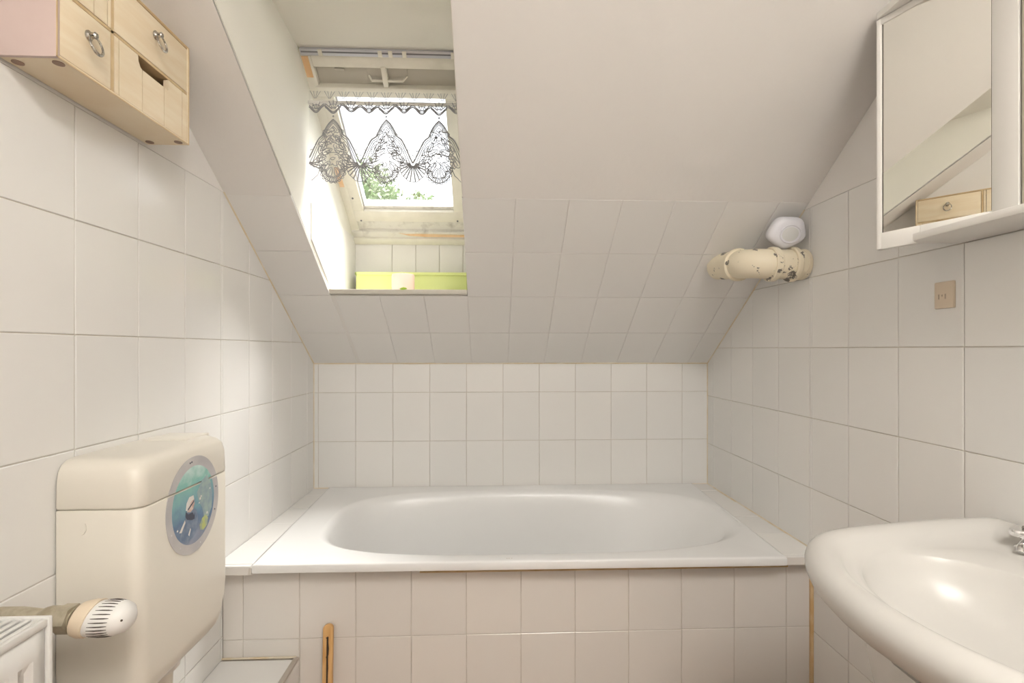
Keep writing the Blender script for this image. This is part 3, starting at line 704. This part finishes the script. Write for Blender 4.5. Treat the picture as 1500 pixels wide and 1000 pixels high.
tube('supply_pipe', [(-WL+.002, vy, vz+.006), (-.70, vy, vz+.006), (-.672, vy, vz+.002), (-.655, vy, vz)], .0125, 'brass', va, 16)
tube('valve_body', [(-.672, vy, vz), (-.662, vy, vz), (-.660, vy, vz), (-.640, vy, vz), (-.638, vy, vz), (-.622, vy, vz)], [.014, .018, .018, .018, .0145, .0145], 'brass', va, 12)
tube('union_nut', [(-.642, vy, vz), (-.624, vy, vz)], .0205, 'brass', va, 6)
tube('tail_piece', [(-.656, RY1-.001, vz-.004), (-.656, vy-.004, vz-.002)], .0125, 'brass', va, 16)
def kring(x, r, n=48): return [(x, vy+r*math.cos(2*math.pi*k/n), vz+r*math.sin(2*math.pi*k/n)) for k in range(n)]
# cream ring leans a little: skewed loops
def skew(L, s): return [(p[0]+s*(p[2]-vz), p[1], p[2]) for p in L]
loft('cream_ring', [skew(kring(-.616, .019), .15), skew(kring(-.614, .0235), .15), skew(kring(-.604, .0262), .25), skew(kring(-.594, .0262), .30), skew(kring(-.594, .022), .30)], 'knob_cream', va, smooth=40)
kb = loft('knob', [skew(kring(-.594, .0238), .30), skew(kring(-.592, .0246), .30), skew(kring(-.575, .0250), .25), skew(kring(-.557, .0236), .12), skew(kring(-.547, .0200), .05), skew(kring(-.541, .013), 0), skew(kring(-.539, .005), 0)], 'knob_white', va, smooth=50)
for k in range(28):
    a = 2*math.pi*k/28
    c_, s_ = math.cos(a), math.sin(a)
    pts = []
    for xx, rr, sk in ((-.586, .0248, .28), (-.575, .0250, .25), (-.566, .0245, .18), (-.559, .0238, .13)):
        pts.append((xx+sk*rr*s_, vy+rr*c_, vz+rr*s_))
    tube('slot', pts, [.0004, .0009, .0009, .0004], 'dark', kb, 5)
disc('dot', (-.5435, vy-.0155, vz+.004), (.6, -.8, .1), .0016, .0006, 'dark', kb, 8)

# ================================================================ wooden drawer unit
dc = thing('drawer_cabinet', (-.69, .897, .434), 'small birch drawer cabinet with ring pulls hung high under the sloping ceiling', 'cabinet')
XD = -.646; ZD0, ZD1 = .434, .640; YD0, YD1 = .741, 1.054; T = .006; ZM = .5405; YM = .848
box('side', -WL+.002, XD, YD0, YD0+T, ZD0, ZD1, 'wood_pink', dc, .0006)
box('side', -WL+.002, XD, YD1-T, YD1, ZD0, ZD1, 'wood', dc, .0006)
bt = box('bottom', -WL+.002, XD, YD0+T, YD1-T, ZD0, ZD0+T*.8, 'wood', dc)
box('top', -WL+.002, XD, YD0+T, YD1-T, ZD1-T*.8, ZD1, 'wood_edge', dc)
box('shelf', -WL+.004, XD-.001, YD0+T, YD1-T, ZM-.0025, ZM+.0025, 'wood_edge', dc)
box('divider', -WL+.004, XD-.001, YM-.003, YM+.003, ZD0+T*.8, ZD1-T*.8, 'wood_edge', dc)
box('back', -WL+.002, -WL+.005, YD0+T, YD1-T, ZD0+T*.8, ZD1-T*.8, 'wood_in', dc)
for y0_, y1_, z0_, z1_ in ((YD0, YD1, ZD0, ZD0+.0022), (YD0, YD1, ZD1-.0022, ZD1)): box('edge_band', XD-.0002, XD+.0006, y0_, y1_, z0_, z1_, 'wood_edge', dc)
for y0_ in (YD0, YD1-.0022): box('edge_band', XD-.0002, XD+.0006, y0_, y0_+.0022, ZD0, ZD1, 'wood_edge', dc)
def ring_pull(par, y, z):
    p = loft('pull_mount', [[(XD+x, y+r*.8*math.cos(t), z+.013+r*math.sin(t)) for t in [2*math.pi*k/16 for k in range(16)]] for x, r in ((.0, .0085), (.002, .0085), (.004, .006), (.009, .0045), (.012, .006), (.014, .004))], 'pewter', par)
    tube('pull_ring', [(XD+.009+.004*math.sin(t)*0+.0035*(1-math.sin(t)), y+.0125*math.cos(t), z-.002+.0150*math.sin(t)) for t in [2*math.pi*k/28 for k in range(28)]], [.0017+.0008*max(0, -math.sin(2*math.pi*k/28)) for k in range(28)], 'pewter', p, 8, True)
def plain(y0, y1, z0, z1):
    d = box('drawer', XD-.012, XD-.0005, y0+.0012, y1-.0012, z0+.0012, z1-.0012, 'wood', dc, .0006)
    ring_pull(d, (y0+y1)/2+.002, (z0+z1)/2)
    return d
z_b0, z_b1, z_t0, z_t1 = ZD0+T*.8, ZM-.0025, ZM+.0025, ZD1-T*.8
plain(YD0+T, YM-.003, z_b0, z_b1); plain(YM+.003, YD1-T, z_t0, z_t1)
def slatted(y0, y1, z0, z1):
    """front of vertical boards with a finger notch along the upper edge"""
    W = y1-y0; d = box('drawer', -WL+.01, XD-.014, y0+.003, y1-.003, z0+.002, z1-.022, 'wood_in', dc)
    cut = [0, .055, .34, .64, .92, 1.0]; n0, n1, dep = .285, .70, .021
    for a, b in zip(cut, cut[1:]):
        ya, yb = y0+W*a+.0009, y0+W*b-.0009; zt_, zb_ = z1-.001, z0+.001
        na, nb = y0+W*n0, y0+W*n1
        if yb < na or ya > nb: P = [(ya, zb_), (yb, zb_), (yb, zt_), (ya, zt_)]
        elif ya < na: P = [(ya, zb_), (yb, zb_), (yb, zt_-dep), (na+.006, zt_-dep+.002), (na+.001, zt_-.010), (na, zt_), (ya, zt_)]
        elif yb > nb: P = [(ya, zb_), (yb, zb_), (yb, zt_), (nb, zt_), (nb, zt_-dep), (ya, zt_-dep)]
        else: P = [(ya, zb_), (yb, zb_), (yb, zt_-dep), (ya, zt_-dep)]
        prism('board', [(XD-.010, y_, z_) for y_, z_ in P], (.0095, 0, 0), 'wood', d)
slatted(YD0+T, YM-.003, z_t0, z_t1); slatted(YM+.003, YD1-T, z_b0, z_b1)
for x, y in ((XD-.012, YD0+.018), (XD-.012, YD1-.016), (-WL+.016, YD1-.014), (-WL+.016, YD0+.018)):
    disc('foot_pad', (x, y, ZD0-.0012), (0, 0, 1), .0075, .0016, 'wood_in', dc, 16)

# ================================================================ flue pipe and sensor in the corner
pp = thing('flue_pipe', (.80, 1.40, .20), 'cream flue pipe elbow with flaking paint between the tiled wall and the slope', 'pipe')
PY, PZ, PR = 1.378, .248, .043
path = [(WR-.001, PY, PZ), (.812, PY, PZ)]
for k in range(1, 11):
    a = math.radians(84*k/10); path.append((.812-.052*math.sin(a), PY+.052*(1-math.cos(a)), PZ+.0008*k))
e = Vector(path[-1]); dd = Vector((-math.cos(math.radians(84)), math.sin(math.radians(84)), .12)).normalized()
path += [tuple(e+dd*t) for t in (.03, .06, .09, .135)]
tube('pipe', path, PR, 'pipe', pp, 32)
def coll(p, d, l, r):
    p = Vector(p); d = Vector(d).normalized()
    tube('collar', [p-d*l/2, p-d*(l/2-.003), p+d*(l/2-.003), p+d*l/2], [r-.003, r, r, r-.003], 'pipe', pp, 32)
coll((.877, PY, PZ), (1, 0, 0), .016, PR+.008); coll((.818, PY, PZ), (1, 0, 0), .020, PR+.007); coll(path[12], Vector(path[13])-Vector(path[11]), .016, PR+.007)
coll((WR-.008, PY, PZ), (1, 0, 0), .014, PR+.002)
se_ = thing('ceiling_sensor', (.858, 1.40, .335), 'white rounded sensor with a round lens above the flue pipe', 'sensor')
nrm = Vector((-.18, -.93, -.32)).normalized(); sx_, ux_ = frame_of(Vector((0, 0, 0)), nrm); cS = Vector((.853, 1.356, .336))
def sring(r, d, n=48, ex=0):
    L = []
    for k in range(n):
        t = 2*math.pi*k/n; f = 1+.045*math.cos(5*t+1.2)*(1-ex)
        L.append(cS+nrm*d+sx_*r*1.12*f*math.cos(t)+ux_*r*f*math.sin(t))
    return L
loft('housing', [sring(.040, -.030), sring(.045, -.026), sring(.0455, -.008), sring(.043, .000), sring(.037, .006), sring(.028, .008)], 'sensor', se_, smooth=60)
cL = cS+nrm*.0075+sx_*(-.004)-ux_*.004
loft('lens_ring', [[cL+nrm*d+sx_*r*math.cos(2*math.pi*k/32)+ux_*r*.9*math.sin(2*math.pi*k/32) for k in range(32)] for r, d in ((.030, -.003), (.0295, .0015), (.0275, .003), (.0262, .002), (.026, -.003))], 'sensor', se_, smooth=50)
loft('lens', [[cL+nrm*d+sx_*r*math.cos(2*math.pi*k/32)+ux_*r*.9*math.sin(2*math.pi*k/32) for k in range(32)] for r, d in ((.0246, -.003), (.0242, .000), (.017, .0018), (.006, .0024))], 'sensor_lens', se_, smooth=60)
bm = bmesh.new(); tube_bm(bm, [cS-nrm*.028, cS-nrm*.05+Vector((.0, 0, .03))], .012, 12); link('mount', finish(bm, 'mount'), 'sensor', se_)

# small beige plate on the right wall
pt = thing('wall_plate', (WR, .935, .082), 'small beige cover plate on the wall tiles below the mirror cabinet', 'plate')
box('cover', WR-.006, WR+.0005, .914, .955, .082, .136, 'beige', pt, .002)
box('label_mark', WR-.0064, WR-.0058, .926, .944, .100, .112, 'beige_dark', pt) if False else None
for y_, z_, h_ in ((.943, .101, .010), (.936, .106, .004), (.929, .101, .010)): box('mark', WR-.0064, WR-.0058, y_, y_+.0025, z_, z_+h_, 'beige_dark', pt)

# ================================================================ mirror cabinet
mc = thing('mirror_cabinet', (.86, .60, .205), 'white mirror cabinet with an angled wing door above the washbasin', 'cabinet')
TA = math.radians(21); P0 = Vector((.800, .972, 0)); pd = Vector((math.sin(TA), -math.cos(TA), 0)); pn = Vector((-math.cos(TA), -math.sin(TA), 0))
YE = .20
prism('top_board', [(.798, YE, .684), (WR-.001, YE, .684), (WR-.001, .975, .684), (.804, .975, .684), (.798, .969, .684)], (0, 0, .014), 'white', mc, .002)
prism('bottom_board', [(.800, YE, .206), (WR-.001, YE, .206), (WR-.001, .902, .206), (.822, .902, .206), (.800, .885, .206)], (0, 0, .014), 'white', mc, .002)
box('body', .872, WR-.001, YE, .79, .219, .685, 'white', mc)
box('body_side', .868, WR-.001, .785, .800, .219, .685, 'white', mc)
def dpl(name, t0, t1, z0, z1, d0, d1, m, par, r=.0015):
    a = P0+pd*t0+pn*d0; b = P0+pd*t1+pn*d0
    return prism(name, [(a.x, a.y, z0), (b.x, b.y, z0), (b.x, b.y, z1), (a.x, a.y, z1)], pn*(d1-d0), m, par, r)
wd = dpl('wing_door', .001, .184, .222, .684, -.012, -.0035, 'white', mc, .0008)
dpl('lower_rail', .000, .078, .206, .240, -.012, .001, 'white', wd)
dpl('lower_rail', .078, .184, .2205, .240, -.012, .001, 'white', wd)
dpl('upper_rail', .000, .184, .670, .6835, -.012, .001, 'white', wd)
dpl('stile', .000, .010, .206, .6835, -.014, .002, 'white', wd, .003)
dpl('mirror', .0125, .1830, .240, .670, -.0035, -.0015, 'mirror', wd, 0)
dpl('gap', .1832, .1868, .2405, .6700, -.0035, .0004, 'dark', wd, 0)
dpl('gap', .0100, .0125, .240, .670, -.0035, -.0025, 'dark', wd, 0)
box('stile', .863, .872, .756, .7985, .2205, .6835, 'white', mc, .001)
box('gap', .8705, .8715, .7525, .756, .2205, .6835, 'dark', mc)
box('centre_door', .8650, .872, .40, .7525, .2205, .6835, 'olive', mc, .001)
box('side_door', .8660, .872, YE+.004, .3985, .2205, .6835, 'white', mc, .001)

# ================================================================ washbasin
SYC = .56; SXB = WR-.001
hp = [(SXB, .283), (.83, .281), (.75, .273), (.68, .263), (.62, .252), (.572, .240), (.535, .222), (.507, .198), (.482, .165), (.461, .127), (.447, .090), (.438, .048), (.434, 0)]
hp = cat(hp, 5)
outl = hp + [(x, -y) for x, y in hp[::-1][1:]]
outl = [(x, SYC+y) for x, y in outl]
SC2 = (.66, SYC); NS = 144
def ray_out(t, P):
    dx, dy = math.cos(t), math.sin(t); best = None
    Q = P+[P[0]]
    for (ax, ay), (bx_, by_) in zip(Q, Q[1:]):
        ex, ey = bx_-ax, by_-ay; den = dx*ey-dy*ex
        if abs(den) < 1e-12: continue
        s = ((ax-SC2[0])*ey-(ay-SC2[1])*ex)/den; k = ((ax-SC2[0])*dy-(ay-SC2[1])*dx)/den
        if s > 0 and -1e-6 <= k <= 1+1e-6: best = s if best is None else max(best, s)
    return best
RO = [ray_out(2*math.pi*k/NS, outl) for k in range(NS)]
TS = [2*math.pi*k/NS for k in range(NS)]
def so_(off, z, sc_=1.0): return [(min(SXB, SC2[0]+(r*sc_-off)*math.cos(t)), SC2[1]+(r*sc_-off)*math.sin(t), z) for r, t in zip(RO, TS)]
def sb_(f, z, cx=.655, sx=.146, sy=.198, e=2.0):
    return [(cx+f*sx*math.copysign(abs(math.cos(t))**(2/e), math.cos(t)), SYC+f*sy*math.copysign(abs(math.sin(t))**(2/e), math.sin(t)), z) for t in TS]
ws = thing('washbasin', (.70, SYC, ZF), 'white ceramic pedestal washbasin below the mirror cabinet', 'washbasin')
lo = lambda f, z, cx: [(min(SXB, cx+(x-cx)*f), SYC+(y-SYC)*f, z) for x, y, _ in so_(0, 0)]
loft('basin', [lo(.30, -.47, .80), lo(.45, -.455, .80), lo(.64, -.43, .80), lo(.82, -.39, .80), so_(.020, -.357), so_(.006, -.342), so_(.001, -.331), so_(0, -.322), so_(.003, -.312), so_(.010, -.3045), so_(.020, -.301), so_(.030, -.302), so_(.040, -.3065), so_(.048, -.314), so_(.054, -.322),
     [((a[0]+b[0])/2, (a[1]+b[1])/2, -.3275) for a, b in zip(so_(.058, 0), sb_(1.0, 0))], sb_(1.0, -.331), sb_(.985, -.3345), sb_(.965, -.344), sb_(.92, -.363), sb_(.84, -.386), sb_(.70, -.406), sb_(.5, -.419), sb_(.3, -.425), sb_(.12, -.427)], 'ceramic', ws, smooth=70)
disc('waste', (.655, SYC, -.427), (0, 0, 1), .022, .003, 'chrome', ws, 24, .001)
pc = [(.915, .20), (.75, .20), (.64, .192), (.60, .180), (.58, .165), (.56, .11), (.552, .08), (.55, 0)]
pc = pc + [(x, -y) for x, y in pc[::-1][1:]]
def ped(f, z): return [(.912-(.912-x)*f, SYC+y*f, z) for x, y in pc]
loft('pedestal', [ped(.84, ZF), ped(.82, ZF+.02), ped(.74, ZF+.06), ped(.76, -.90), ped(.88, -.65), ped(.97, -.52), ped(1.0, -.46), ped(1.0, -.434)], 'ceramic', ws, smooth=25)
tp = thing('basin_tap', (.872, .745, -.327), 'small chrome tap at the corner of the washbasin', 'tap')
disc('base', (.872, .745, -.3275), (0, 0, 1), .021, .006, 'chrome', tp, 24, .003)
tube('stem', [(.872, .745, -.323), (.872, .745, -.300)], [.012, .010], 'chrome', tp, 16)
loft('handle', [[(.870+r*1.55*math.cos(t), .745+r*.9*math.sin(t), z) for t in [2*math.pi*k/24 for k in range(24)]] for r, z in ((.012, -.304), (.0185, -.302), (.020, -.297), (.0185, -.292), (.012, -.2905))], 'chrome', tp)
tube('spout', [(.868, .745, -.316), (.85, .735, -.3135), (.838, .728, -.317), (.834, .726, -.322)], [.008, .008, .0075, .007], 'chrome', tp, 14)
disc('cap', (.860, .741, -.2905), (0, -.3, 1), .006, .003, 'pewter', tp, 14)

# ================================================================ wooden stick against the bath panel
stc = thing('wooden_stick', (-.445, YA-.03, ZF), 'flat wooden stick with a dark cord leaning on the bath panel', 'stick')
ST, SBt = Vector((-.4465, YA-.009, -.750)), Vector((-.436, YA-.060, ZF+.002))
ax = (ST-SBt).normalized(); sd = Vector((1, 0, 0)); sd = (sd-ax*sd.dot(ax)).normalized(); nn = ax.cross(sd).normalized()
if nn.y > 0: nn = -nn
Ls = (ST-SBt).length; hw = .0132
prof = [(-hw, 0), (hw, 0), (hw, Ls-.010)] + [(hw*math.cos(a), Ls-.010+.010*math.sin(a)) for a in [math.pi*k/10 for k in range(1, 10)]] + [(-hw, Ls-.010)]
slot = [(-.0022, Ls-.155), (.0022, Ls-.155), (.0024, Ls-.032), (0, Ls-.029), (-.0024, Ls-.032)]
o = prism('handle', [SBt+sd*a+ax*b-nn*.006 for a, b in prof], nn*.012, 'stick', stc, .0022)
prism('slot', [SBt+sd*a+ax*b+nn*.0058 for a, b in slot], nn*.0008, 'leather', o)
tube('cord', [SBt+sd*a+ax*(Ls-b)+nn*.007 for a, b in ((-.003, .033), (.001, .031), (.0015, .045), (.003, .06), (.002, .075), (-.001, .081), (.001, .09), (.002, .11), (.001, .13))], [.0018, .002, .0014, .0012, .0016, .0026, .0014, .0012, .0010], 'leather', o, 8)

# ================================================================ fill light added behind the camera, shaped as a ceiling lamp
LX = .42
lp = thing('fill_light', (LX, -.55, ZC-.10), 'round opal fill light added on the flat ceiling', 'lamp')
disc('fill_base', (LX, -.55, ZC-.025), (0, 0, 1), .33, .025, 'white', lp, 40, .004)
def lr(r, z): return [(LX+r*math.cos(2*math.pi*k/40), -.55+r*math.sin(2*math.pi*k/40), z) for k in range(40)]
loft('fill_shade', [lr(.32, ZC-.025), lr(.32, ZC-.05), lr(.30, ZC-.075), (lr(.2, ZC-.092)), lr(.08, ZC-.10)], 'fillglow', lp, smooth=60)
dr = S(thing('door_1', (.10, YB, ZF), 'plain cream door in the wall opposite the bathtub', None))
box('door_leaf', -.30, .48, YB+.001, YB+.035, ZF+.005, ZF+2.0, 'door', dr, .003)
tube('door_handle', [(-.24, YB+.03, ZF+1.05), (-.24, YB+.075, ZF+1.05), (-.12, YB+.075, ZF+1.05)], .009, 'chrome', dr, 12)

# ================================================================ trees outside
def tree(c, rx, rz, trunk_h, nleaf, label):
    t = thing('broadleaf_tree', (c[0], c[1], -6.5), label, 'tree', 'trees outside the roof window')
    r_ = random.Random(int(c[0]*100)+5); bm = bmesh.new()
    for _ in range(nleaf):
        while True:
            p = Vector((r_.uniform(-1, 1), r_.uniform(-1, 1), r_.uniform(-1, 1)))
            if .3 < p.length < 1: break
        clump = Vector((r_.gauss(0, .08), r_.gauss(0, .08), r_.gauss(0, .08)))
        p = Vector(((p.x+clump.x)*rx, (p.y+clump.y)*rx, (p.z+clump.z)*rz)) + Vector(c)
        a = Vector((r_.uniform(-1, 1), r_.uniform(-1, 1), r_.uniform(-1, 1))).normalized(); b = a.orthogonal().normalized(); s = r_.uniform(.05, .10)
        bm.faces.new([bm.verts.new(p+a*s), bm.verts.new(p+b*s*.5), bm.verts.new(p-a*s), bm.verts.new(p-b*s*.5)])
    me = bpy.data.meshes.new('foliage'); bm.to_mesh(me); bm.free()
    prop(link('foliage', me, 'treeleaf', t), kind='stuff')
    tube('trunk', [(c[0], c[1], -6.5), (c[0]+.1, c[1], c[2]-rz*.6), (c[0], c[1], c[2]+rz*.5)], [.22, .15, .03], 'bark', t, 10)
    for k in range(6):
        a = k*1.05; tube('branch', [(c[0]+.05, c[1], c[2]-rz*.5+.1*k), (c[0]+rx*.6*math.cos(a), c[1]+rx*.6*math.sin(a), c[2]+rz*(.1+.08*k))], [.05, .012], 'bark', t, 6)
tree((-2.85, 10.2, 2.75), 1.0, 1.15, 3, 5200, 'fuller green treetop seen through the roof window')
tree((-2.02, 13.6, 3.55), .62, .85, 3, 1100, 'sparse green treetop beside the fuller one outside the roof window')
gr = S(box('floor_outside', -40, 40, 4, 60, -6.6, -6.5, 'treeleaf'), 'green garden ground far below the roof window')
